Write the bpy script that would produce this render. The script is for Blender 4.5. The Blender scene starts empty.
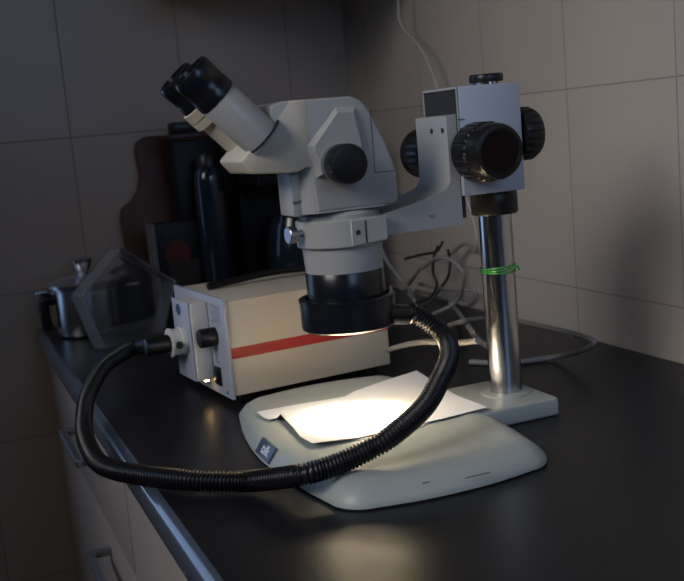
import bpy, bmesh, math, random
from mathutils import Vector, Matrix, Quaternion
random.seed(7)
S = bpy.context.scene
C = S.collection
PI = math.pi

# ------------------------------------------------------------------ materials
def mat(name, col, rough=.5, metal=0., spec=.5, coat=0., noise=None, bump=None, trans=0., ior=1.45, emit=None, alpha=1.):
    m = bpy.data.materials.new(name); m.use_nodes = True
    nt = m.node_tree; b = nt.nodes['Principled BSDF']
    b.inputs['Base Color'].default_value = (*col, 1)
    b.inputs['Roughness'].default_value = rough
    b.inputs['Metallic'].default_value = metal
    b.inputs['Specular IOR Level'].default_value = spec
    b.inputs['Coat Weight'].default_value = coat
    b.inputs['Transmission Weight'].default_value = trans
    b.inputs['IOR'].default_value = ior
    b.inputs['Alpha'].default_value = alpha
    if emit:
        b.inputs['Emission Color'].default_value = (*emit[0], 1); b.inputs['Emission Strength'].default_value = emit[1]
    tc = nt.nodes.new('ShaderNodeTexCoord')
    if noise:
        sc, amt, stretch = noise
        mp = nt.nodes.new('ShaderNodeMapping'); mp.inputs['Scale'].default_value = stretch
        n = nt.nodes.new('ShaderNodeTexNoise'); n.inputs['Scale'].default_value = sc; n.inputs['Detail'].default_value = 5
        nt.links.new(tc.outputs['Object'], mp.inputs[0]); nt.links.new(mp.outputs[0], n.inputs['Vector'])
        r = nt.nodes.new('ShaderNodeMapRange'); r.inputs[3].default_value = 1-amt; r.inputs[4].default_value = 1+amt
        nt.links.new(n.outputs['Fac'], r.inputs[0])
        mx = nt.nodes.new('ShaderNodeMix'); mx.data_type = 'RGBA'; mx.blend_type = 'MULTIPLY'; mx.inputs[0].default_value = 1
        mx.inputs[6].default_value = (*col, 1); nt.links.new(r.outputs[0], mx.inputs[7]); nt.links.new(mx.outputs[2], b.inputs['Base Color'])
    if bump:
        n2 = nt.nodes.new('ShaderNodeTexNoise'); n2.inputs['Scale'].default_value = bump[0]; n2.inputs['Detail'].default_value = 3
        nt.links.new(tc.outputs['Object'], n2.inputs['Vector'])
        bp = nt.nodes.new('ShaderNodeBump'); bp.inputs['Strength'].default_value = bump[1]; bp.inputs['Distance'].default_value = .0005
        nt.links.new(n2.outputs['Fac'], bp.inputs['Height']); nt.links.new(bp.outputs[0], b.inputs['Normal'])
    return m

def tile_mat(name, axis, off_h, off_v, col, tw=.2, th=.25):
    m = bpy.data.materials.new(name); m.use_nodes = True
    nt = m.node_tree; b = nt.nodes['Principled BSDF']; N = nt.nodes.new; L = nt.links.new
    tc = N('ShaderNodeTexCoord'); sp = N('ShaderNodeSeparateXYZ'); L(tc.outputs['Object'], sp.inputs[0])
    a1 = N('ShaderNodeMath'); a1.inputs[1].default_value = 40*tw-off_h; L(sp.outputs[axis], a1.inputs[0])
    a2 = N('ShaderNodeMath'); a2.inputs[1].default_value = 40*th-off_v; L(sp.outputs[2], a2.inputs[0])
    cb = N('ShaderNodeCombineXYZ'); L(a1.outputs[0], cb.inputs[0]); L(a2.outputs[0], cb.inputs[1])
    br = N('ShaderNodeTexBrick'); br.offset = 0; br.squash = 1
    br.inputs['Scale'].default_value = 1; br.inputs['Brick Width'].default_value = tw; br.inputs['Row Height'].default_value = th
    br.inputs['Mortar Size'].default_value = .0011; br.inputs['Mortar Smooth'].default_value = .3; br.inputs['Bias'].default_value = 0
    br.inputs['Color1'].default_value = (*col, 1); br.inputs['Color2'].default_value = (col[0]*.93, col[1]*.93, col[2]*.93, 1)
    br.inputs['Mortar'].default_value = (col[0]*.62, col[1]*.62, col[2]*.64, 1)
    L(cb.outputs[0], br.inputs['Vector'])
    no = N('ShaderNodeTexNoise'); no.inputs['Scale'].default_value = 6; no.inputs['Detail'].default_value = 2; L(tc.outputs['Object'], no.inputs['Vector'])
    mr = N('ShaderNodeMapRange'); mr.inputs[3].default_value = .93; mr.inputs[4].default_value = 1.07; L(no.outputs['Fac'], mr.inputs[0])
    mx = N('ShaderNodeMix'); mx.data_type = 'RGBA'; mx.blend_type = 'MULTIPLY'; mx.inputs[0].default_value = 1
    L(br.outputs['Color'], mx.inputs[6]); L(mr.outputs[0], mx.inputs[7]); L(mx.outputs[2], b.inputs['Base Color'])
    inv = N('ShaderNodeMath'); inv.operation = 'SUBTRACT'; inv.inputs[0].default_value = 1; L(br.outputs['Fac'], inv.inputs[1])
    n3 = N('ShaderNodeTexNoise'); n3.inputs['Scale'].default_value = 9; n3.inputs['Detail'].default_value = 1; L(tc.outputs['Object'], n3.inputs['Vector'])
    ad = N('ShaderNodeMath'); ad.operation = 'MULTIPLY_ADD'; ad.inputs[1].default_value = .35; L(n3.outputs['Fac'], ad.inputs[0]); L(inv.outputs[0], ad.inputs[2])
    bp = N('ShaderNodeBump'); bp.inputs['Strength'].default_value = .6; bp.inputs['Distance'].default_value = .0012
    L(ad.outputs[0], bp.inputs['Height']); L(bp.outputs[0], b.inputs['Normal'])
    rr = N('ShaderNodeMapRange'); rr.inputs[3].default_value = .28; rr.inputs[4].default_value = .8; L(br.outputs['Fac'], rr.inputs[0]); L(rr.outputs[0], b.inputs['Roughness'])
    b.inputs['Specular IOR Level'].default_value = .5
    return m

M = dict(
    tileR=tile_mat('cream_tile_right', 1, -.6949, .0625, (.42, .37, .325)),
    tileB=tile_mat('cream_tile_back_shaded', 0, -.5115, .0625, (.36, .30, .26)),  # same cream tile, darkened: the back wall's shade is in the colour
    worktop=mat('dark_worktop', (.011, .011, .014), .33, noise=(60, .35, (1, 1, 1)), bump=(350, .2), spec=.28),
    edge=mat('worktop_edge_laminate_sheen', (.06, .08, .12), .2, spec=.6, coat=.4),  # blue window light mixed into the dark edge's colour
    wood=mat('pale_wood_laminate', (.26, .225, .205), .55, noise=(14, .14, (3, 3, .35))),
    steel=mat('brushed_steel', (.42, .42, .44), .38, metal=1),
    chrome=mat('polished_chrome', (.55, .55, .57), .2, metal=1),
    paint=mat('pale_grey_enamel', (.345, .34, .335), .36, noise=(25, .04, (1, 1, 1)), bump=(500, .08)),
    base=mat('grey_green_enamel', (.335, .365, .35), .42, noise=(30, .05, (1, 1, 1))),
    cream=mat('cream_enamel', (.52, .47, .39), .42, noise=(25, .04, (1, 1, 1))),
    tube=mat('warm_grey_satin', (.33, .33, .335), .35),
    block=mat('grey_enamel_blue_lit', (.36, .39, .47), .45, noise=(40, .05, (1, 1, 1))),  # grey enamel tinted with the window's blue light
    black=mat('black_plastic', (.009, .009, .010), .34, spec=.35),
    blackm=mat('black_rubber', (.007, .007, .009), .34, spec=.4),
    ringb=mat('black_anodised', (.009, .010, .014), .24, spec=.5),
    dark=mat('dark_metal_and_recess_shade', (.02, .02, .022), .7),  # dark screws, plus painted shade for the channel and tube recesses
    red=mat('red_print', (.30, .018, .014), .5),
    green=mat('green_rubber', (.04, .28, .03), .35),
    paper=mat('white_paper', (.74, .74, .77), .8),
    label=mat('navy_label', (.06, .09, .15), .3),
    white=mat('white_print', (.75, .8, .9), .5),
    ink=mat('dark_ink', (.06, .07, .10), .6),
    bluegrey=mat('blue_print', (.16, .22, .34), .6),
    bluehole=mat('blue_plug', (.02, .06, .13), .35),
    socket=mat('white_plastic', (.62, .60, .56), .45),
    cablew=mat('grey_cable', (.20, .19, .18), .5),
    cablet=mat('white_cable', (.40, .38, .36), .5),
    cableb=mat('black_cable', (.01, .01, .011), .45),
    board=mat('brown_wood_board', (.055, .022, .010), .5, noise=(10, .3, (5, 1, .5))),
    carton=mat('dark_carton', (.007, .007, .010), .4, spec=.2),
    cartonside=mat('pale_carton_side', (.10, .10, .11), .5),
    cartonred=mat('carton_red_print', (.06, .003, .003), .4),
    cartonbrown=mat('carton_brown_print', (.02, .014, .010), .4),
    bottle=mat('dark_blue_glossy', (.010, .016, .028), .15, spec=.7),
    appl=mat('black_appliance', (.005, .005, .007), .4, spec=.2),
    maroon=mat('dark_maroon_plastic', (.025, .006, .008), .4),
    scuff=mat('dark_scuff', (.16, .15, .15), .7),
    disc=mat('smoked_red_disc', (.006, .0015, .002), .3, spec=.2),
    potsteel=mat('pot_steel', (.60, .61, .65), .27, metal=1),
    potdark=mat('dark_pot', (.03, .03, .035), .22, spec=.6),
    clear=mat('clear_acrylic', (.9, .92, .94), .10, trans=.97, ior=1.2),
    frost=mat('scratched_acrylic', (.80, .83, .86), .25, trans=.93, ior=1.25),
    lens=mat('lens_glass', (.02, .02, .03), .05, spec=.8),
    floor=mat('floor_tile', (.16, .12, .10), .5),
    plaster=mat('plaster', (.4, .38, .36), .9),
    sky=mat('dusk_sky_through_window', (.02, .02, .03), .1, emit=((.40, .60, 1.0), 1.3)),
    lampglow=mat('lamp_glow', (1, .8, .5), .5, emit=((1, .62, .28), 20.)),
    lampring=mat('lit_fibre_ring', (1, .9, .7), .5, emit=((1, .86, .6), 14.)),
)

# ------------------------------------------------------------------ helpers
def obj(name, bm, m, parent=None, smooth=35, loc=None):
    me = bpy.data.meshes.new(name); bm.normal_update()
    bmesh.ops.recalc_face_normals(bm, faces=bm.faces)
    bm.to_mesh(me); bm.free()
    ms = m if isinstance(m, (list, tuple)) else [m]
    for q in ms: me.materials.append(M[q])
    for p in me.polygons: p.use_smooth = True
    me.set_sharp_from_angle(angle=math.radians(smooth))
    o = bpy.data.objects.new(name, me); C.objects.link(o)
    if loc:
        off = Vector(loc); me.transform(Matrix.Translation(-off)); o.location = off
    if parent:
        o.parent = parent
        o.matrix_parent_inverse = Matrix.Identity(4)
        o.location = (Vector(o.location)) - world_loc(parent)
    return o
def world_loc(p):
    v = Vector((0, 0, 0))
    while p: v += p.location; p = p.parent
    return v
def thing(name, label, cat, loc, group=None):
    o = bpy.data.objects.new(name, None); o.empty_display_size = .03; C.objects.link(o); o.location = loc
    return tag(o, label, cat, group)
def tag(o, label, cat, group=None, kind=None):
    o['label'] = label; o['category'] = cat
    if group: o['group'] = group
    if kind: o['kind'] = kind
    return o
def struct(name, bm, m, parent=None, label=None):
    o = obj(name, bm, m, parent)
    if not parent: o['kind'] = 'structure'
    if label: o['label'] = label
    return o
def part(name, bm, m, parent, **k):
    """mesh built in world coordinates, its origin at its own centre"""
    vs = [v.co for v in bm.verts]
    c = sum(vs, Vector())/len(vs)
    return obj(name, bm, m, parent, loc=c, **k)
def bevel(bm, w, seg=2, ang=30):
    es = [e for e in bm.edges if len(e.link_faces) == 2 and e.calc_face_angle(0) > math.radians(ang)]
    bmesh.ops.bevel(bm, geom=es, offset=w, segments=seg, profile=.5, affect='EDGES', clamp_overlap=True)
    return bm
def box(x0, x1, y0, y1, z0, z1, bv=0, seg=2, mtx=None, bm=None):
    b = bmesh.new()
    vs = [b.verts.new((x, y, z)) for x in (x0, x1) for y in (y0, y1) for z in (z0, z1)]
    for f in ((0, 1, 3, 2), (4, 6, 7, 5), (0, 4, 5, 1), (2, 3, 7, 6), (0, 2, 6, 4), (1, 5, 7, 3)): b.faces.new([vs[i] for i in f])
    b.normal_update()
    if bv: bevel(b, bv, seg)
    if mtx: bmesh.ops.transform(b, matrix=mtx, verts=b.verts)
    return merge(bm, b)
def merge(a, b):
    if a is None: return b
    me = bpy.data.meshes.new('tmp'); b.to_mesh(me); b.free(); a.from_mesh(me); bpy.data.meshes.remove(me); return a
def prism(pts, plane, d0, d1, bv=0, seg=2, mtx=None, bm=None):
    """polygon pts in a plane ('xz': extruded along y, 'xy': along z, 'yz': along x)"""
    b = bmesh.new()
    def P(p, d): return {'xz': (p[0], d, p[1]), 'xy': (p[0], p[1], d), 'yz': (d, p[0], p[1])}[plane]
    A = [b.verts.new(P(p, d0)) for p in pts]; B = [b.verts.new(P(p, d1)) for p in pts]
    b.faces.new(A); b.faces.new(B[::-1]); n = len(pts)
    for i in range(n): b.faces.new((A[i], B[i], B[(i+1) % n], A[(i+1) % n]))
    b.normal_update(); bmesh.ops.recalc_face_normals(b, faces=b.faces)
    if bv: bevel(b, bv, seg, 20)
    if mtx: bmesh.ops.transform(b, matrix=mtx, verts=b.verts)
    return merge(bm, b)
def frame_mtx(origin, axis, up=None):
    a = Vector(axis).normalized(); u = Vector(up) if up else (Vector((0, 0, 1)) if abs(a.z) < .9 else Vector((1, 0, 0)))
    x = u.cross(a).normalized(); y = a.cross(x)
    return Matrix.Translation(Vector(origin)) @ Matrix((x, y, a)).transposed().to_4x4()
def lathe(prof, origin=(0, 0, 0), axis=(0, 0, 1), seg=48, bm=None, rib=None, closed=False):
    """prof: list of (r, h) along axis; rib=(count, depth, h0, h1) gives knurled sides"""
    b = bmesh.new(); rings = []
    for r, h in prof:
        if r < 1e-6: rings.append([b.verts.new((0, 0, h))]); continue
        ring = []
        for i in range(seg):
            a = 2*PI*i/seg; rr = r
            if rib and rib[2] <= h <= rib[3]:
                if (i*rib[0]//seg*2 + (1 if (i*rib[0]/seg) % 1 >= .62 else 0)) % 2: rr -= rib[1]
            ring.append(b.verts.new((rr*math.cos(a), rr*math.sin(a), h)))
        rings.append(ring)
    pr = list(zip(rings, rings[1:]))
    if closed: pr.append((rings[-1], rings[0]))
    for A, B in pr:
        if len(A) == 1 and len(B) == 1: continue
        for i in range(seg):
            j = (i+1) % seg
            if len(A) == 1: b.faces.new((A[0], B[i], B[j]))
            elif len(B) == 1: b.faces.new((A[i], A[j], B[0]))
            else: b.faces.new((A[i], A[j], B[j], B[i]))
    if not closed:
        for R in (rings[0], rings[-1]):
            if len(R) > 1: b.faces.new(R)
    bmesh.ops.transform(b, matrix=frame_mtx(origin, axis), verts=b.verts)
    return merge(bm, b)
def spline(pts, n=12):
    P = [Vector(p) for p in pts]; P = [2*P[0]-P[1]]+P+[2*P[-1]-P[-2]]; out = []
    for i in range(1, len(P)-2):
        p0, p1, p2, p3 = P[i-1:i+3]
        for k in range(n):
            t = k/n
            out.append(.5*((2*p1)+(-p0+p2)*t+(2*p0-5*p1+4*p2-p3)*t*t+(-p0+3*p1-3*p2+p3)*t**3))
    out.append(P[-2]); return out
def resample(P, step):
    d = [0]
    for a, b in zip(P, P[1:]): d.append(d[-1]+(b-a).length)
    n = max(2, int(d[-1]/step)); out = []; j = 0
    for i in range(n+1):
        s = d[-1]*i/n
        while j < len(P)-2 and d[j+1] < s: j += 1
        out.append(P[j].lerp(P[j+1], (s-d[j])/max(1e-9, d[j+1]-d[j])))
    return out, d[-1]
def tube(pts, r, seg=10, bm=None, n=10, step=None, rad=None):
    P = spline(pts, n) if len(pts) > 2 else [Vector(p) for p in pts]
    L = None
    if step: P, L = resample(P, step)
    b = bmesh.new(); rings = []; T = (P[1]-P[0]).normalized()
    u = T.orthogonal().normalized()
    for i, p in enumerate(P):
        t = ((P[min(i+1, len(P)-1)]-P[max(i-1, 0)])).normalized()
        u = (u-t*u.dot(t)).normalized(); w = t.cross(u)
        ring = []
        for k in range(seg):
            a = 2*PI*k/seg; rr = rad(i, a) if rad else r
            ring.append(b.verts.new(p+(u*math.cos(a)+w*math.sin(a))*rr))
        rings.append(ring)
    for A, B in zip(rings, rings[1:]):
        for k in range(seg): b.faces.new((A[k], A[(k+1) % seg], B[(k+1) % seg], B[k]))
    b.faces.new(rings[0][::-1]); b.faces.new(rings[-1])
    return merge(bm, b)
def text(name, s, size, mtx, m, parent, depth=.0003):
    cu = bpy.data.curves.new(name, 'FONT'); cu.body = s; cu.size = size; cu.extrude = depth; cu.align_x = 'CENTER'; cu.align_y = 'CENTER'
    o = bpy.data.objects.new(name, cu); C.objects.link(o)
    dg = bpy.context.evaluated_depsgraph_get(); me = bpy.data.meshes.new_from_object(o.evaluated_get(dg))
    bpy.data.objects.remove(o); b = bmesh.new(); b.from_mesh(me); bpy.data.meshes.remove(me)
    bmesh.ops.transform(b, matrix=mtx, verts=b.verts)
    return part(name, b, m, parent)
def axes(origin, x, y):
    x = Vector(x).normalized(); z = x.cross(Vector(y)).normalized(); y = z.cross(x)
    return Matrix.Translation(Vector(origin)) @ Matrix((x, y, z)).transposed().to_4x4()

# ------------------------------------------------------------------ the room (worktop surface is z = 0)
FZ = -.9
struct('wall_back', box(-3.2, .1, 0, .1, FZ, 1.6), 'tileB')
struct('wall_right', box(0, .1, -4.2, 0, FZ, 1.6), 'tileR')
wf = struct('window_1', box(-1.50, -.84, -.03, -.001, -.10, -.06, .003), 'plaster')
for x0, x1, z0, z1 in ((-1.50, -1.46, -.06, 1.0), (-.88, -.84, -.06, 1.0), (-1.50, -.84, 1.0, 1.04)):
    struct('window_frame', box(x0, x1, -.03, -.001, z0, z1, .002), 'plaster', wf)
struct('window_pane', box(-1.4595, -.8805, -.012, -.006, -.0595, .9995), 'sky', wf)
struct('floor', box(-3.2, .1, -4.2, .1, FZ-.08, FZ), 'floor')

# worktop with a rounded front edge
W = .6114
wt = thing('worktop', 'long black kitchen worktop with a rounded front edge along the tiled wall', 'worktop', (-.3, -1.3, -.032))
prof = [(-.0015, -.032), (-.0015, 0)]
part('top', prism([(-.003, -.032), (-.003, 0), (-W+.010, 0), (-W+.010, -.032)], 'xz', -2.6, -.003), 'worktop', wt)
ep = [(-W+.010, 0)]+[(-W+.010-.010*math.sin(a), -.010+.010*math.cos(a)) for a in [PI/2*k/6 for k in range(1, 7)]]+[(-W, -.026), (-W+.004, -.032), (-W+.010, -.032)]
part('front_edge', prism(ep, 'xz', -2.6, -.003), 'edge', wt)['label'] = 'laminate front edge, blue window sheen in its colour'

# cabinets below
CX = -.582
def handle(y0, y1, z, parent, out=.037, t=.009):
    b = box(CX-out-t, CX-out, y0, y1, z-t/2, z+t/2, .0012)
    box(CX-out, CX-.0165, y0, y0+t, z-t/2, z+t/2, .001, bm=b)
    box(CX-out, CX-.0165, y1-t, y1, z-t/2, z+t/2, .001, bm=b)
    return part('handle', b, 'steel', parent)
cab = thing('drawer_cabinet', 'pale wood drawer unit at the back end below the worktop', 'cabinet', (-.3, -.36, FZ))
part('carcass', box(CX+.001, -.01, -.718, -.004, FZ+.1, -.034), 'wood', cab)
part('plinth', box(CX+.05, -.05, -.718, -.004, FZ, FZ+.099), 'wood', cab)
zt = -.036
for z1, z0, hy0, hy1, hz in ((-.037, -.166, -.545, -.385, -.084), (-.171, -.50, -.70, -.53, -.205), (-.504, -.79, -.60, -.44, -.56)):
    d = part('drawer', box(CX-.016, CX, -.716, -.006, z0, z1, .001), 'wood', cab)
    handle(hy0, hy1, hz, d)
cab2 = thing('cupboard', 'pale wood cupboard nearest the camera below the worktop', 'cupboard', (-.3, -1.2, FZ))
part('carcass', box(CX+.001, -.01, -1.62, -.722, FZ+.1, -.034), 'wood', cab2)
part('plinth', box(CX+.05, -.05, -1.62, -.722, FZ, FZ+.099), 'wood', cab2)
for y0, y1, hy in ((-1.168, -.724, -1.14), (-1.618, -1.172, -1.20)):
    d = part('door', box(CX-.016, CX, y0, y1, -.80, -.037, .001), 'wood', cab2)
    b = box(CX-.042, CX-.033, hy-.0045, hy+.0045, -.28, -.12, .001)
    box(CX-.033, CX-.0165, hy-.0045, hy+.0045, -.28, -.271, bm=b); box(CX-.033, CX-.0165, hy-.0045, hy+.0045, -.129, -.12, bm=b)
    part('handle', b, 'steel', d)

# wall cabinet above the worktop, just out of the picture; its shade falls on the corner
wc = thing('wall_cabinet', 'pale wood wall cabinet above the back corner of the worktop', 'cabinet', (-.17, -.16, .54))
part('carcass', box(-.332, -.002, -.33, -.002, .54, 1.2), 'wood', wc)
wd = part('door', box(-.350, -.3325, -.33, -.002, .54, 1.2, .001), 'wood', wc)
# ------------------------------------------------------------------ stereo microscope
AX, AY = -.4065, -.922       # optical axis
KX, KY = -.246, -.922       # column
ms = thing('stereo_microscope', 'grey stereo microscope on a chrome column stand with a broad base', 'microscope', (-.36, AY, 0))
# base: broad plate with bulging sides, flared edge
def sup(cx, cy, hx, hy, bulgex, r, n=8):
    """rounded rectangle whose sides bow outwards"""
    out = []
    def side(a, b, nrm, bul):
        for k in range(1, n):
            t = k/n; out.append((a[0]+(b[0]-a[0])*t+nrm[0]*bul*4*t*(1-t), a[1]+(b[1]-a[1])*t+nrm[1]*bul*4*t*(1-t)))
    cs = [(1, -1), (1, 1), (-1, 1), (-1, -1)]
    for i, (sx, sy) in enumerate(cs):
        ox, oy = cx+sx*(hx-r), cy+sy*(hy-r); a0 = {(1, -1): -PI/2, (1, 1): 0, (-1, 1): PI/2, (-1, -1): PI}[(sx, sy)]
        arc = [(ox+r*math.cos(a0+PI/2*k/6), oy+r*math.sin(a0+PI/2*k/6)) for k in range(7)]
        out.extend(arc)
        nx = cs[(i+1) % 4]; o2 = (cx+nx[0]*(hx-r), cy+nx[1]*(hy-r)); a1 = a0+PI/2
        b = (o2[0]+r*math.cos(a1), o2[1]+r*math.sin(a1)); nr = (math.cos(a1), math.sin(a1))
        side(arc[-1], b, nr, bulgex if abs(nr[0]) > .5 else bulgex*.6)
    return out
bm = bmesh.new(); rings = []
lay = [(0.0, -.004), (.0015, 0), (.006, 0), (.0145, -.007), (.0185, -.014), (.0198, -.022), (.0202, -.030), (.0192, -.036)]
for z, ins in lay:
    o_ = sup(-.397, AY, .094+ins, .167+ins, .013, .030+ins*.6)
    rings.append([bm.verts.new((x+(.011*max(0, (y-AY)/.17)**1.2 if x < -.397 else .003+.004*abs(y-AY)/.17), y, z)) for x, y in o_])
for A, B in zip(rings, rings[1:]):
    for i in range(len(A)): bm.faces.new((A[i], A[(i+1) % len(A)], B[(i+1) % len(A)], B[i]))
bm.faces.new(rings[0][::-1]); bm.faces.new(rings[-1])
part('base_plate', bm, 'base', ms, smooth=50)
part('foot_plate', box(-.33, -.2165, AY-.048, AY+.052, 0, .018, .003, 3), 'base', ms)
# stage plate inset
part('stage_disc', lathe([(0, .0195), (.058, .0195), (.060, .0205), (.0625, .0205), (.0635, .0195), (.0635, .0192)], (AX+.01, AY, 0), seg=64), 'base', ms)
# scuffs on the front edge
for x, y, l, w_ in ((-0.4184, -1.0898, .012, .0006), (-0.3798, -1.0987, .022, .0004)):
    part('scuff_mark', box(-l/2, l/2, -w_, w_, -.0006, .0004, mtx=Matrix.Translation((x, y, .0127)) @ Matrix.Rotation(math.radians(48), 4, 'X')), 'scuff', ms)
# label on the left (user) side of the base
xd = Vector((-.0015, -.0425, 0)).normalized(); dn = Vector((-.0085, 0, -.012)); dn = (dn-xd*dn.dot(xd)).normalized(); yd = -dn; nrm = xd.cross(yd)
lp = Vector((-.4985, -.9285, .0108))+nrm*.0022
lm = Matrix.Translation(lp) @ Matrix((xd, yd, nrm)).transposed().to_4x4()
lb = part('name_plate', box(-.0205, .0205, -.0075, .0075, -.002, .0006, .0004, mtx=lm), 'label', ms)
text('lettering', 'talk', .0135, lm @ Matrix.Translation((.003, 0, .0010)), 'white', lb)
# column
part('column', lathe([(.016, .018), (.016, .315)], (KX, KY, 0), seg=64), 'chrome', ms)
part('column_collar', lathe([(.0165, .017), (.025, .018), (.0245, .0195), (.017, .0205)], (KX, KY, 0)), 'base', ms)
part('stop_ring', lathe([(.017, .196), (.0215, .196), (.0225, .1975), (.0225, .2185), (.0215, .220), (.017, .220)], (KX, KY, 0)), 'black', ms)
b = lathe([(.0135, .312), (.0135, .3205)], (KX, KY, 0), rib=(18, .0012, .3, .4), seg=72)
part('column_tip', b, 'chrome', ms)
part('column_cap', lathe([(.0155, .3205), (.0160, .3215), (.0160, .3265), (.0150, .328), (0, .328)], (KX, KY, 0)), 'black', ms)
# green rubber bands on the column
b = bmesh.new()
for z, tilt in ((.1420, .04), (.1398, -.02), (.1445, .08)):
    tube([(KX+.0166*math.cos(a), KY+.0166*math.sin(a), z+tilt*.0166*math.cos(a+.8)) for a in [2*PI*k/24 for k in range(25)]], .0009, 6, bm=b, n=2)
tube([(KX+.004, KY-.0180, .143), (KX+.009, KY-.0190, .1455), (KX+.012, KY-.019, .141)], .0009, 6, bm=b)
gb = obj('rubber_band', b, 'green', loc=(KX, KY, .142)); tag(gb, 'green rubber bands wound round the chrome column', 'rubber band')
# focusing block
BX0, BX1 = -.2975, -.2325
b = box(BX0, BX1, AY-.036, AY+.030, .219, .3175, .0015)
part('focus_block', b, 'block', ms)
# column clamp body (rear) hidden core
part('rack_guide', box(BX0-.0005, BX0+.004, AY-.030, AY+.026, .1990, .2188), 'dark', ms)
# dovetail channel on the user side: flat dark plate paints its inner shade
ch = box(BX0-.0015, BX0-.0001, AY-.036, AY-.0350, .262, .3175); box(BX0-.0015, BX0-.0001, AY+.0285, AY+.030, .262, .3175, bm=ch)
box(BX0-.0015, BX0-.0001, AY-.035, AY+.0285, .3155, .3175, bm=ch)
part('channel_rim', ch, 'paint', ms)
part('channel_shade', box(BX0-.0008, BX0-.0001, AY-.0349, AY+.0284, .262, .3154), 'dark', ms)
# scale mark
part('index_mark', box(-.3005, -.293, AY-.0366, AY-.0359, .2880, .2887), 'ink', ms)
# focus knobs on the cross shaft
def knob(prof, org, ax, name, rib, m='black', seg=144, disc=None, dm='disc'):
    k = part(name, lathe(prof, org, ax, seg=seg, rib=rib), m, ms)
    if disc:
        r, h = disc; part('face_disc', lathe([(0, h-.001), (r, h-.001), (r, h+.0004), (0, h+.0004)], org, ax), dm, k)
    return k
kz = .2580
kprof0 = [(.017, 0), (.0245, .0008), (.0252, .002), (.0252, .019), (.0238, .020), (.0238, .0215), (.0232, .023), (.0232, .031), (.0218, .0335), (.0185, .034), (.0180, .0325), (0, .0325)]
KXK = -.2830
kprof = [(r*1.06, h*1.28) for r, h in kprof0]
knob(kprof, (KXK, AY-.0362, kz), (0, -1, 0), 'focus_knob', (24, .0014, .0020, .0250), disc=(.0182, .0416))
knob(kprof, (KXK-.001, AY+.0302, kz), (0, 1, 0), 'focus_knob', (24, .0014, .0020, .0250), disc=(.0182, .0416))
# clamp knob on the far (wall) side
knob([(.010, 0), (.010, .003), (.0245, .0035), (.0252, .006), (.0252, .018), (.022, .0235), (.012, .025), (0, .025)], (BX1, AY-.016, .2695), (1, 0, 0), 'clamp_knob', (20, .0016, .0055, .0185))

# holder arm: L bracket between block and head ring
AYf, AYb = AY-.032, AY+.030
arc = []
R_ = .022
cx_, cz_ = -.3135-R_, .229+.001
prof = [(-.2985, .1935), (-.2985, .2935), (-.3085, .2925), (-.3085, .240), (-.3086, .2355)]
prof += [(-.3095, .2325), (-.3105, .2305), (-.3120, .2287), (-.3143, .2268), (-.3180, .2250), (-.322, .2238), (-.327, .2226), (-.337, .2200), (-.3755, .2120), (-.3755, .1925)]
part('holder_arm', prism(prof, 'xz', AYf, AYb, 0), 'paint', ms, smooth=25)
for dy in (-.0235, -.002):
    s_ = part('screw', lathe([(.0024, -.002), (.0024, .0006), (0, .0006)], (-.3085, AY+dy, .2797), (-1, 0, 0), seg=16), 'dark', ms)
part('screw', lathe([(.0022, -.001), (.0022, .0008), (0, .0012)], (-.331, AYf, .2055), (0, -1, 0), seg=16), 'steel', ms)
# head ring
part('head_ring', lathe([(.030, .187), (.0400, .187), (.0408, .188), (.0408, .2105), (.0398, .2115), (.030, .2115)], (AX, AY, 0), seg=72), 'paint', ms)
# clamp section: raised pad with slot and hole
pad = prism([(-.4137, .1880), (-.3795, .1905), (-.3795, .2115), (-.4137, .2105)], 'xz', AY-.0422, AY-.034, .0006, 1)
pd = part('clamp_pad', pad, 'paint', ms)
part('clamp_hole', lathe([(.0022, 0), (.0022, .0004), (0, .0004)], (-.4075, AY-.0422, .1995), (0, -1, 0), seg=16), 'dark', pd)
part('clamp_slot', box(-.4008, -.3995, AY-.0425, AY-.0421, .1895, .2095), 'dark', pd)
b = lathe([(.003, 0), (.003, .005), (.0070, .0055), (.0076, .0065), (.0076, .0125), (.0068, .0135), (0, .0135)], (AX-.0405, AY-.006, .2010), (-1, -.1, 0), seg=36, rib=(18, .0006, .006, .0130))
part('thumb_screw', b, 'steel', ms)
# body mount, lens
part('body_mount', lathe([(.035, .2110), (.036, .2115), (.036, .2150), (.033, .2180)], (AX, AY, 0), seg=64), 'paint', ms)
part('objective_barrel', lathe([(.034, .159), (.0352, .160), (.0360, .175), (.0366, .187)], (AX, AY, 0), seg=64), 'paint', ms)
part('objective_cap', lathe([(.026, .113), (.026, .130), (.0352, .132), (.0360, .134), (.0360, .1625), (.0350, .164), (.030, .164)], (AX, AY, 0), seg=64), 'ringb', ms)
part('objective_lens', lathe([(0, .1085), (.02, .109), (.0255, .1105), (.0255, .1112), (0, .1112)], (AX, AY, 0), seg=48), 'lens', ms)

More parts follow.
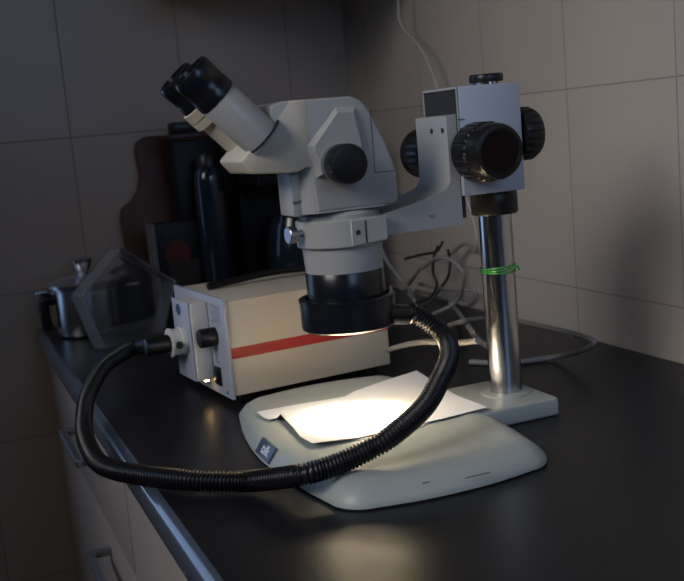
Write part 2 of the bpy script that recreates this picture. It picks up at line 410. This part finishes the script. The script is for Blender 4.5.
# microscope body (pod)
HY = .0345
bp_ = [(-.440, .2200), (-.366, .2200), (-.3625, .224), (-.3625, .250), (-.3700, .272), (-.3835, .302), (-.3900, .3115), (-.400, .3165), (-.462, .3165), (-.474, .3135), (-.474, .2610), (-.442, .2590)]
body = part('body', prism(bp_, 'xz', AY-HY, AY+HY, .0055, 4), 'paint', ms, smooth=60)
def rrect(x0, x1, y0, y1, r, n=6):
    o_ = []
    for cx, cy, a0 in ((x1-r, y1-r, 0), (x0+r, y1-r, PI/2), (x0+r, y0+r, PI), (x1-r, y0+r, 1.5*PI)):
        o_ += [(cx+r*math.cos(a0+PI/2*k/n), cy+r*math.sin(a0+PI/2*k/n)) for k in range(n+1)]
    return o_
part('lower_body', prism(rrect(-.4505, -.3655, AY-HY+.0007, AY+HY-.0007, .016), 'xy', .2190, .262, 0), 'paint', ms, smooth=50)
part('front_cover', box(-.4575, -.445, AY-.0215, AY+.015, .2175, .262, .0015), 'paint', ms)
# seam of the rear cover
b = box(-.3838, -.3832, AY-HY-.0003, AY-HY+.001, .249, .3035); box(-.3838, -.3640, AY-HY-.0003, AY-HY+.001, .2487, .2494, bm=b)
part('cover_seam', b, 'ink', body)
text('lettering', 'OLYMPUS', .0032, axes((-.4512, AY-.0218, .2300), (1, 0, 0), (0, 0, 1)), 'ink', body)
# raised side panels with zoom knobs
for sgn in (-1, 1):
    y0 = AY+sgn*(HY-.002); y1 = AY+sgn*(HY+.0055)
    pp = [(-.4155, .3095), (-.4470, .2775), (-.4470, .2710), (-.4420, .2620), (-.4410, .2480), (-.3910, .2480), (-.3895, .2760), (-.3960, .3085)]
    b = bmesh.new()
    cxp = sum(p[0] for p in pp)/len(pp); czp = sum(p[1] for p in pp)/len(pp)
    A = [b.verts.new((x, y0, z)) for x, z in pp]
    B_ = [b.verts.new((cxp+(x-cxp)*.74+.001, y1, czp+(z-czp)*.82)) for x, z in pp]
    for i in range(len(pp)): b.faces.new((A[i], A[(i+1) % len(pp)], B_[(i+1) % len(pp)], B_[i]))
    b.faces.new(B_); b.faces.new(A[::-1]); b.normal_update(); 
    part('side_cover', b, 'paint', ms)
    kx, kz2 = -.4190, .2600
    part('knob_collar', lathe([(.0155, -.001), (.0168, 0), (.0168, .007), (.015, .0075)], (kx, y1, kz2), (0, sgn, 0)), 'steel', ms)
    part('zoom_knob', lathe([(.0155, .0062), (.0168, .007), (.0171, .009), (.0171, .0225), (.0160, .0245), (.012, .0252), (0, .0252)], (kx, y1, kz2), (0, sgn, 0), seg=144, rib=(40, .0005, .0085, .023)), 'black', ms)
# binocular head block
hp = [(-.5040, .2700), (-.4950, .2585), (-.455, .2560), (-.440, .262), (-.440, .3165), (-.4580, .3165), (-.4620, .3115)]
part('binocular_head', prism(hp, 'xz', AY-HY-.0001, AY+HY+.0001, .0018, 2), 'cream', ms, smooth=60)
# eyepiece tubes
ad = Vector((-.69, 0, .724)).normalized()
for i, dy in enumerate((-.0275, .0285)):
    top = Vector((-.5380, AY+dy, .3460)); L_ = .088
    base = top-ad*L_
    tb = [(.0176, .004), (.0176, .055), (.0170, .056)]
    if i == 1: tb = [(.0168, .004), (.0168, .040), (.0205, .0405), (.0205, .0475), (.0195, .048), (.0195, .0485), (.0205, .049), (.0205, .0575), (.019, .058)]
    t_ = part('eyepiece_tube', lathe(tb, base, ad, seg=48), 'cream' if i else 'tube', ms)
    e_ = part('eyepiece', lathe([(.0165, .0563), (.0181, .057), (.0181, .066), (.0178, .0665), (.0178, .076), (.0182, .077), (.0182, .085), (.0170, .088), (.0150, .088), (.0145, .084), (0, .084)], base, ad, seg=64), 'ringb', t_)
    part('eye_lens', lathe([(0, .0842), (.0125, .0842), (.0105, .0857), (0, .0862)], base, ad, seg=32), 'lens', e_)
for dy in (-.0275, .0285): part('tube_recess_shade', lathe([(0, -.001), (.0195, -.001), (.0195, .0006), (0, .0006)], (-.4812, AY+dy, .2890), ad), 'dark', ms)  # dark disc paints the shaded recess round each tube base
part('diopter_screw', lathe([(.0014, 0), (.0014, .0008), (0, .001)], Vector((-.4905, AY-.0275-.0150, .2865)), (-.55, -.8, -.3), seg=12), 'dark', ms)

# ------------------------------------------------------------------ ring light with its flexible guide
rl = thing('ring_light', 'black ring light round the objective with a ribbed gooseneck hose', 'ring light', (AX, AY, .108))
rb = lathe([(.0395, .1108), (.0415, .1103), (.0435, .1118), (.0438, .115), (.0438, .136), (.0445, .1365), (.0445, .1385), (.0430, .1395), (.0385, .1395), (.0385, .131), (.0268, .1305), (.0268, .1125), (.0290, .1113), (.0290, .1140), (.0395, .1140)], (AX, AY, 0), seg=96, closed=True)
part('ring_housing', rb, 'ringb', rl)
part('fibre_ring', lathe([(.0292, .1110), (.0393, .1110), (.0393, .1138), (.0292, .1138)], (AX, AY, 0), seg=72, closed=True), 'lampring', rl)['label'] = 'lit underside of the ring'
part('ring_screw', lathe([(.002, 0), (.002, .006), (0, .0065)], (AX+.034, AY-.022, .1393), (0, 0, 1), seg=16), 'steel', rl)
exit_dir = Vector((.975, -.10, -.16)).normalized()
ce = Vector((-0.3786, -0.9439, 0.1202))-exit_dir*.004
cn = lathe([(.0125, -.004), (.0105, .006), (.0095, .008), (.0095, .024), (.0088, .026)], ce, exit_dir, seg=40)
part('connector', cn, 'ringb', rl)
hs = ce+exit_dir*.024
# ------------------------------------------------------------------ light source box
BO = Vector((-.4728, -.7275, .012)); th = math.radians(5.2)
BM = Matrix.Translation(BO) @ Matrix.Rotation(th, 4, 'Z')     # local: x along the box, y across (away), z up
BL, BW, BH = .200, .162, .105
ls = thing('light_source', 'cream halogen light source box with a red stripe and grey control panel', 'light source', (BO.x+.09, BO.y+.09, 0))
part('housing', box(.004, BL, 0, BW, 0, BH, .0015, mtx=BM), 'cream', ls)
part('stripe', box(.004, BL-.0004, -.0003, .0005, (.0415), .0535, mtx=BM), 'red', ls)
for x in (.02, BL-.02):
    for y in (.02, BW-.02):
        part('foot', lathe([(.009, -.012), (.010, -.010), (.010, .0)], BM @ Vector((x, y, 0)), seg=20), 'black', ls)
part('front_panel', box(-.0005, .004, -.0015, BW+.002, -.003, BH+.003, .0008, mtx=BM), 'block', ls)['label'] = 'grey control panel, blue window light in its colour'
lh = part('lamp_housing', box(-.0215, -.0006, .047, .105, .012, BH-.004, .0025, 3, mtx=BM), 'socket', ls)
part('lamp_plate', box(-.0235, -.0216, .048, .104, .013, BH-.002, .0006, mtx=BM), 'block', lh)
part('plug_hole', lathe([(.0065, 0), (.0065, .0008), (0, .0008)], BM @ Vector((-.0236, .0810, .0915)), BM.to_3x3() @ Vector((-1, 0, 0)), seg=28), 'bluehole', lh)
SY, SZ = .0745, .0565
b = lathe([(.0165, 0), (.0165, .004), (.0150, .005), (.0150, .014), (.0165, .0145), (.0165, .017), (.010, .017)], BM @ Vector((-.0236, SY, SZ)), BM.to_3x3() @ Vector((-1, 0, 0)), seg=40)
so = part('guide_socket', b, 'socket', ls)
part('set_screw', lathe([(.004, 0), (.004, .005), (.003, .007), (0, .007)], BM @ Vector((-.0335, SY-.0145, SZ-.001)), BM.to_3x3() @ Vector((-.25, -1, 0)), seg=20), 'black', so)
part('intensity_knob', lathe([(.0105, 0), (.0105, .0175), (.0095, .019), (0, .019)], BM @ Vector((-.0006, .032, .0635)), BM.to_3x3() @ Vector((-1, 0, 0)), seg=72, rib=(30, .0005, .002, .018)), 'black', ls)
sw = part('power_switch', box(-.0035, -.0006, .025, .040, .008, .029, .0008, mtx=BM), 'black', ls)
part('rocker', box(-.0055, -.0036, .027, .038, .011, .026, .0008, mtx=BM), 'black', sw)
b = bmesh.new()
for k in range(7): box(-.0009, -.0004, .009+.001*(k % 2), .038-.003*(k % 3), .080+k*.0030, .0810+k*.0030, mtx=BM, bm=b)
part('printed_lines', b, 'bluegrey', ls)
b = bmesh.new()
for k, (yy, w_) in enumerate(((.033, .008), (.035, .004), (.032, .006), (.035, .003))): box(-.0009, -.0004, yy-w_/2, yy+w_/2, .033+k*.004, .0355+k*.004, mtx=BM, bm=b)
part('printed_mark', b, 'bluegrey', ls)
part('lamp_vent', box(-.012, -.007, .050, .054, .0105, .0118, mtx=BM), 'lampglow', lh)['label'] = 'lamp light leaking under the housing'
part('panel_screw', lathe([(.0025, 0), (.0025, .0008), (0, .0012)], BM @ Vector((-.0006, .010, .004)), BM.to_3x3() @ Vector((-1, 0, 0)), seg=16), 'steel', ls)
hd = tube([BM @ Vector(p) for p in ((.020, .098, BH+.0046), (.05, .101, BH+.006), (.09, .104, BH+.0085), (.13, .104, BH+.0085), (.165, .101, BH+.006), (.185, .098, BH+.0046))], .0042, 12)
part('carry_strap', hd, 'black', ls)

# plug of the guide in the socket
pd_ = (BM.to_3x3() @ Vector((-1, 0, 0))).normalized()
pl0 = BM @ Vector((-.0408, SY, SZ))
part('end_plug', lathe([(.0085, -.002), (.0092, 0), (.0100, .001), (.0100, .026), (.0095, .0275), (.0080, .0280)], pl0, pd_, seg=36), 'black', rl)

hp_pts = [pl0+pd_*.018, [-0.534, -0.5468, 0.0475], [-0.5461, -0.5528, 0.048], [-0.5676, -0.5773, 0.0461]] + [(-0.5894, -0.6075, 0.0421), (-0.6179, -0.6746, 0.0298), (-0.6312, -0.7261, 0.0166), (-0.6376, -0.7791, 0.0102), (-0.6376, -0.8449, 0.0071), (-0.628, -0.8866, 0.0084), (-0.612, -0.9198, 0.0101), (-0.5956, -0.9456, 0.0115), (-0.5787, -0.9653, 0.0119), (-0.5569, -0.9796, 0.0106), (-0.5357, -0.9955, 0.0107), (-0.519, -1.0257, 0.0187), (-0.5093, -1.048, 0.0257), (-0.4912, -1.0495, 0.0268), (-0.4709, -1.0484, 0.0292), (-0.4506, -1.0489, 0.0343), (-0.4306, -1.0491, 0.0412), (-0.3909, -1.034, 0.0554), (-0.3626, -1.013, 0.0712), (-0.3426, -0.9919, 0.0817), (-0.3326, -0.9726, 0.0904), (-0.334, -0.9594, 0.1006)] + [hs+exit_dir*.010, hs-exit_dir*.002]
pitch = .0033; sub = 6
def hr(i, a): return .0081 + .0011*math.cos(2*PI*(i/sub) + a)
hose = tube(hp_pts, .008, 20, step=pitch/sub, rad=hr)
part('gooseneck_hose', hose, 'blackm', rl, smooth=80)

# ------------------------------------------------------------------ paper on the stage
pts = [(-.4785, -.8385, .0222), (-.441, -.8365, .0215), (-.412, -.8385, .0212), (-.386, -.8405, .0212), (-.372, -.833, .0225), (-.335, -.8180, .023), (-.285, -.8020, .0235),
       (-.2885, -.830, .0235), (-.2935, -.875, .0222), (-.2965, -.915, .0218), (-.2945, -.969, .0222), (-.340, -.972, .0214), (-.390, -.974, .0212), (-.430, -.976, .0215), (-.472, -.976, .025),
       (-.4735, -.950, .0245), (-.4700, -.920, .0255), (-.4668, -.885, .0255), (-.4660, -.874, .0262), (-.4710, -.878, .0240), (-.4770, -.872, .0222), (-.4788, -.858, .0215)]
b = bmesh.new(); vs = [b.verts.new(p) for p in pts]
cen = [(-.44, -.87, .0218), (-.44, -.92, .0215), (-.40, -.90, .0212), (-.35, -.90, .0214), (-.35, -.85, .0222), (-.40, -.94, .0212), (-.35, -.94, .0214)]
f = b.faces.new(vs); bmesh.ops.triangulate(b, faces=[f])
b2 = bmesh.ops.solidify(b, geom=b.faces[:], thickness=.0003)
ppr = part('paper_sheet', b, 'paper', None, smooth=60)
tag(ppr, 'white paper sheet with a curled left edge lit brightly on the microscope base', 'paper')

# ------------------------------------------------------------------ back of the worktop
# chopping board leaning on the back wall
bd = [(-.445, .002), (-.27, .002), (-.265, .17), (-.280, .187), (-.318, .198), (-.336, .215), (-.343, .240), (-.343, .285), (-.350, .300), (-.366, .304), (-.392, .304), (-.405, .298), (-.410, .285), (-.408, .240), (-.414, .215), (-.428, .198), (-.445, .187), (-.450, .170)]
tm = Matrix.Translation((0, -.035, 0)) @ Matrix.Rotation(math.radians(-4), 4, 'X')
cb = part('chopping_board', prism(bd, 'xz', -.008, .008, .002, 2, mtx=tm), 'board', None)
tag(cb, 'brown wooden chopping board with a short handle leaning on the back wall', 'chopping board')
# carton with red print
ct = thing('food_carton', 'dark carton with a round red print in front of the chopping board', 'carton', (-.375, -.14, 0))
part('box', box(-.4190, -.335, -.15, -.115, 0, .163, .0008), 'carton', ct)
part('side', box(-.4265, -.4192, -.1505, -.1145, 0, .1635), 'cartonside', ct)['label'] = 'pale narrow side of the carton'
part('red_print', lathe([(0, 0), (.021, 0), (.021, .0003), (0, .0003)], (-.386, -.1502, .112), (0, -1, 0), seg=32), 'cartonred', ct)
part('brown_print', box(-.403, -.352, -.1506, -.1502, .035, .100), 'cartonbrown', ct)
# tall dark bottle
tb = thing('bottle', 'tall dark glossy bottle standing between the carton and the black appliance', 'bottle', (-.312, -.15, 0))
part('glass_body', lathe([(.023, 0), (.025, .003), (.025, .225), (.024, .235), (.020, .243), (.018, .246)], (-.325, -.165, 0)), 'bottle', tb)
part('cap', lathe([(.0185, .2462), (.0185, .262), (.015, .268), (0, .269)], (-.325, -.165, 0), seg=32), 'black', tb)
# black coffee machine
cm = thing('coffee_machine', 'bulky black coffee machine at the back corner behind the light source', 'coffee machine', (-.19, -.17, 0))
part('body', box(-.27, -.115, -.12, -.035, 0, .29, .008, 3), 'appl', cm)
part('drip_tray', box(-.27, -.115, -.27, -.1205, 0, .035, .004, 2), 'appl', cm)
part('brew_head', box(-.268, -.117, -.25, -.1205, .205, .288, .010, 3), 'appl', cm)
part('jug', lathe([(.045, .036), (.052, .045), (.055, .09), (.048, .14), (.040, .152), (.040, .158), (0, .160)], (-.192, -.195, 0), seg=40), 'bottle', cm)
part('water_lid', box(-.262, -.123, -.24, -.045, .2905, .300, .004, 2), 'maroon', cm)
# storage tin with lid behind the bottle
tn = thing('storage_tin', 'dark tin with a maroon lid beside the chopping board top', 'tin', (-.335, -.10, 0))
part('tin_body', box(-.368, -.285, -.110, -.062, 0, .292, .004, 2), 'appl', tn)
part('lid', box(-.372, -.281, -.114, -.058, .2925, .303, .003, 2), 'maroon', tn)
part('lid_knob', box(-.362, -.290, -.104, -.068, .3035, .322, .004, 2), 'black', tn)

# pots
p1 = thing('milk_pot', 'small steel pot with a knobbed lid at the left back edge of the worktop', 'pot', (-.545, -.13, 0))
px, py = -.537, -.125
part('pot_body', lathe([(.044, 0), (.049, .004), (.051, .02), (.0515, .074), (.053, .076), (.053, .078), (.048, .078)], (px, py, 0), seg=56), 'potsteel', p1)
ld = part('lid', lathe([(.0540, .0785), (.0580, .0800), (.0585, .0850), (.052, .0870), (.025, .094), (.008, .096), (0, .096)], (px, py, 0), seg=56), 'potsteel', p1)
part('lid_knob', lathe([(.010, .0955), (.008, .099), (.0115, .103), (.014, .110), (.0165, .115), (.0170, .119), (.014, .1215), (0, .122)], (px, py, 0), seg=36), 'potsteel', ld)
b = tube([(px-.050, py-.004, .060), (px-.060, py-.006, .065), (px-.066, py-.007, .060), (px-.066, py-.007, .035), (px-.064, py-.006, .015)], .0085, 12)
part('pot_handle', b, 'black', p1)
b = tube([(px-.050, py-.004, .070), (px-.062, py-.006, .0755), (px-.0775, py-.007, .0755)], .003, 8)
part('handle_mount', b, 'potsteel', p1)
p2 = thing('saucepan', 'dark lidded saucepan standing behind the clear plastic bin', 'saucepan', (-.435, -.17, 0))
qx, qy = -.4590, -.0785
part('pan_body', lathe([(.026, 0), (.029, .004), (.0303, .02), (.0305, .078), (.0315, .080), (.029, .081)], (qx, qy, 0), seg=56), 'potdark', p2)
ld = part('lid', lathe([(.0312, .0815), (.0315, .083), (.028, .090), (.016, .096), (.006, .098), (0, .098)], (qx, qy, 0), seg=56), 'potdark', p2)
part('lid_knob', lathe([(.005, .0975), (.0045, .101), (.009, .106), (.011, .110), (0, .112)], (qx, qy, 0), seg=32), 'black', ld)
part('pan_handle', tube([(qx-.008, qy-.029, .066), (qx-.009, qy-.040, .068), (qx+.009, qy-.040, .068), (qx+.008, qy-.029, .066)], .0025, 8), 'potsteel', p2)

# clear plastic bin (house-shaped back, low front lip)
e1 = Vector((.098, .053, 0)).normalized(); nb = Vector((-.476, .88, 0)).normalized()
BB = Vector((-.540, -.287, 0))
def bp3(s, h, d=0): return BB+e1*s+Vector((0, 0, h))+nb*d
cbn = thing('plastic_bin', 'clear plastic bin with a peaked back standing in front of the two pots', 'bin', BB+e1*.05)
pent = [(0, 0), (-.0290, .0850), (.0530, .1440), (.1494, .0766), (.1112, 0)]
def sheet(quads, t=.0016):
    b = bmesh.new()
    for q in quads:
        vv = [b.verts.new(p) for p in q]; b.faces.new(vv)
    bmesh.ops.remove_doubles(b, verts=b.verts, dist=1e-5); b.normal_update(); bmesh.ops.recalc_face_normals(b, faces=b.faces)
    bmesh.ops.solidify(b, geom=b.faces[:], thickness=t); return b
D = .026
front = [bp3(s, h, 0) for s, h in pent]; back = [bp3(s, h, D) for s, h in pent]
quads = [[front[i], front[(i+1) % 5], back[(i+1) % 5], back[i]] for i in range(5)]
part('bin_walls', sheet(quads, .0022), 'frost', cbn, smooth=10)
part('bin_back', sheet([back], .0016), 'clear', cbn, smooth=10)
(s0, h0), (s1, h1) = pent[0], pent[1]; (sr, hr_), (sq, hq) = pent[3], pent[4]
lipz = .030
def lerp2(a, b, z): t = (z-a[1])/(b[1]-a[1]); return (a[0]+(b[0]-a[0])*t, z)
l1 = lerp2(pent[0], pent[1], lipz); l2 = lerp2(pent[4], pent[3], lipz)
part('front_lip', sheet([[bp3(*pent[0], -.0003), bp3(*pent[4], -.0003), bp3(*l2, -.0003), bp3(*l1, -.0003)]], .0018), 'frost', cbn, smooth=10)

# ------------------------------------------------------------------ cables
def cable(name, pts, r, m, label, grp=None, n=10, seg=10):
    b = tube(pts, r, seg, n=n)
    o = obj(name, b, m, loc=pts[len(pts)//2]); tag(o, label, 'cable', grp); return o
cable('power_cable', [(-0.02, -0.4765, 0.0938), (-0.02, -0.4419, 0.103), (-0.03, -0.4075, 0.0849), (-0.05, -0.4022, 0.0793), (-0.06, -0.3724, 0.0655), (-0.06, -0.3331, 0.0408), (-0.05, -0.2906, 0.02), (-0.04, -0.2902, 0.0069)], 0.003, 'cablew', 'light grey cable looping in a circle behind the light source against the wall')
cable('power_cable', [(-0.075, -0.4099, 0.0711), (-0.075, -0.4583, 0.0905), (-0.07, -0.4977, 0.0889), (-0.065, -0.5155, 0.0712), (-0.06, -0.5, 0.0457), (-0.06, -0.4758, 0.0236), (-0.08, -0.4587, 0.0108), (-0.091, -0.4336, 0.003), (-0.1153, -0.4289, 0.003)], 0.003, 'cablew', 'grey coiled cable forming the round loop left of the chrome column')
cable('power_cable', [(-0.03, -0.2824, 0.0145), (-0.03, -0.3777, 0.0177), (-0.03, -0.4566, 0.0137), (-0.03, -0.4851, 0.0263), (-0.03, -0.4807, 0.0377), (-0.035, -0.4597, 0.0375), (-0.04, -0.3925, 0.0335), (-0.04, -0.3236, 0.0322)], 0.0032, 'cablew', 'whitish doubled cable with a tight bend just left of the chrome column')
cable('power_cable', [(-0.2, -0.6526, 0.0273), (-0.2, -0.7189, 0.0475), (-0.2, -0.7642, 0.0601), (-0.1, -0.634, 0.0285), (-0.1, -0.6938, 0.0358), (-0.1, -0.7612, 0.0382), (-0.1, -0.8222, 0.0393), (-0.1, -0.8597, 0.0384), (-0.1, -0.8647, 0.0336), (-0.1, -0.8397, 0.0214), (-0.1, -0.7893, 0.0055), (-0.1317, -0.7747, 0.0034), (-0.1602, -0.7615, 0.0034), (-0.1823, -0.7345, 0.0034)], 0.0034, 'cablew', 'grey power cable sweeping in a wide loop on the worktop right of the column')
cable('power_cable', [(-0.055, -0.4506, 0.0196), (-0.06, -0.4831, 0.0112), (-0.2, -0.7682, 0.0549), (-0.2, -0.7937, 0.0415), (-0.2, -0.8194, 0.0378), (-0.2, -0.8475, 0.0459), (-0.2, -0.8546, 0.0547)], 0.0032, 'cablew', 'grey cable crossing diagonally under the wide loop left of the column')
cable('power_cable', [(-0.3, -0.764, 0.0425), (-0.3, -0.8098, 0.0559), (-0.3, -0.8588, 0.0673), (-0.3, -0.924, 0.0771), (-0.3, -0.9694, 0.0865)], 0.003, 'cablew', 'grey cable lying lowest on the worktop behind the gooseneck bend')
cable('power_cable', [(-0.1, -0.3201, 0.0946), (-0.1, -0.339, 0.0756), (-0.1, -0.3756, 0.0572), (-0.09, -0.3835, 0.0395), (-0.08, -0.3805, 0.019), (-0.0826, -0.3968, 0.0028)], 0.0028, 'cablew', 'thin grey cable slanting down beside the objective')
cable('power_cable', [(-0.03, -0.4086, 0.0926), (-0.035, -0.4219, 0.076), (-0.04, -0.4215, 0.0537), (-0.04, -0.3922, 0.0319), (-0.05, -0.382, 0.0148), (-0.06, -0.3729, 0.0056)], 0.0022, 'cableb', 'black thin cable hanging in an upright loop inside the grey coil')
cable('power_cable', [(-0.06, -0.3172, 0.0748), (-0.05, -0.352, 0.0828), (-0.04, -0.3845, 0.0889), (-0.035, -0.3927, 0.0967), (-0.03, -0.3944, 0.1054)], 0.0022, 'cableb', 'black wire stretched level above the coiled cables')
cable('power_cable', [(-0.045, -0.4058, 0.1005), (-0.05, -0.3996, 0.0837), (-0.05, -0.3925, 0.0599), (-0.05, -0.4028, 0.0407), (-0.07, -0.4161, 0.0266), (-0.08, -0.3867, 0.0151), (-0.09, -0.364, 0.0089)], 0.0022, 'cableb', 'black wire dropping from the knot to the worktop between the loops')
cable('hanging_cable', [(-0.035, -0.3174, 0.5645), (-0.035, -0.312, 0.4762), (-0.035, -0.3107, 0.4492), (-0.035, -0.325, 0.4293), (-0.035, -0.3597, 0.409), (-0.035, -0.3862, 0.3871), (-0.03, -0.3954, 0.3626), (-0.03, -0.4131, 0.3321), (-0.03, -0.4304, 0.2802), (-0.02, -0.4381, 0.2058), (-0.02, -0.472, 0.1479), (-0.02, -0.4819, 0.1118), (-0.015, -0.4616, 0.0919)], 0.0016, 'cablet', 'thin white cable hanging down the wall behind the focusing block')

# ------------------------------------------------------------------ lights
def area(name, loc, target, size, energy, col, size_y=None, spread=None):
    l = bpy.data.lights.new(name, 'AREA'); l.energy = energy; l.color = col; l.size = size
    if size_y: l.shape = 'RECTANGLE'; l.size_y = size_y
    if spread: l.spread = spread
    o = bpy.data.objects.new(name, l); C.objects.link(o); o.location = loc
    o.rotation_euler = (Vector(target)-Vector(loc)).to_track_quat('-Z', 'Y').to_euler(); return o
area('window_light', (-.35, -2.5, .75), (-.10, -1.0, .12), .6, .75, (.42, .62, 1.0), .8, spread=math.radians(64))
area('side_light', (-2.3, -1.75, 1.35), (0, -1.15, .05), 1.2, 4.0, (.97, .94, .93), 1.0, spread=math.radians(54))
area('ceiling_lamp', (-.9, -1.0, 1.29), (-.7, -.4, 0), .06, .16, (1.0, .76, .60))
la = area('ring_glow', (AX, AY, .1095), (AX, AY, 0), .062, .18, (1, .78, .46)); la.data.shape = 'DISK'
sp = bpy.data.lights.new('ring_lamp', 'SPOT'); sp.energy = 56; sp.color = (1, .75, .43); sp.spot_size = math.radians(80); sp.spot_blend = 1; sp.shadow_soft_size = .025
so_ = bpy.data.objects.new('ring_lamp', sp); C.objects.link(so_); so_.location = (AX, AY, .1075)
w = bpy.data.worlds.new('world'); S.world = w; w.use_nodes = True
w.node_tree.nodes['Background'].inputs[0].default_value = (.75, .72, .9, 1); w.node_tree.nodes['Background'].inputs[1].default_value = .006

# ------------------------------------------------------------------ camera
yaw, pit, rol = .3755, .159, -.0883
F_ = Vector((math.sin(yaw)*math.cos(pit), math.cos(yaw)*math.cos(pit), -math.sin(pit)))
R0 = Vector((math.cos(yaw), -math.sin(yaw), 0)); U0 = R0.cross(F_)
Rr = R0*math.cos(rol)+U0*math.sin(rol); Uu = -R0*math.sin(rol)+U0*math.cos(rol)
cam = bpy.data.cameras.new('camera'); co = bpy.data.objects.new('camera', cam); C.objects.link(co)
cam.sensor_width = 36; cam.sensor_fit = 'HORIZONTAL'; cam.lens = 1017.75/684*36; cam.clip_start = .01; cam.clip_end = 50
mw = Matrix((Rr, Uu, -F_)).transposed().to_4x4(); mw.translation = Vector((-.7474, -1.776, .2911)); co.matrix_world = mw
cam.dof.use_dof = True; cam.dof.focus_distance = .95; cam.dof.aperture_fstop = 11
S.camera = co
S.view_settings.view_transform = 'Standard'; S.view_settings.look = 'None'; S.view_settings.gamma = 1; S.view_settings.exposure = 0
S.view_settings.use_curve_mapping = False
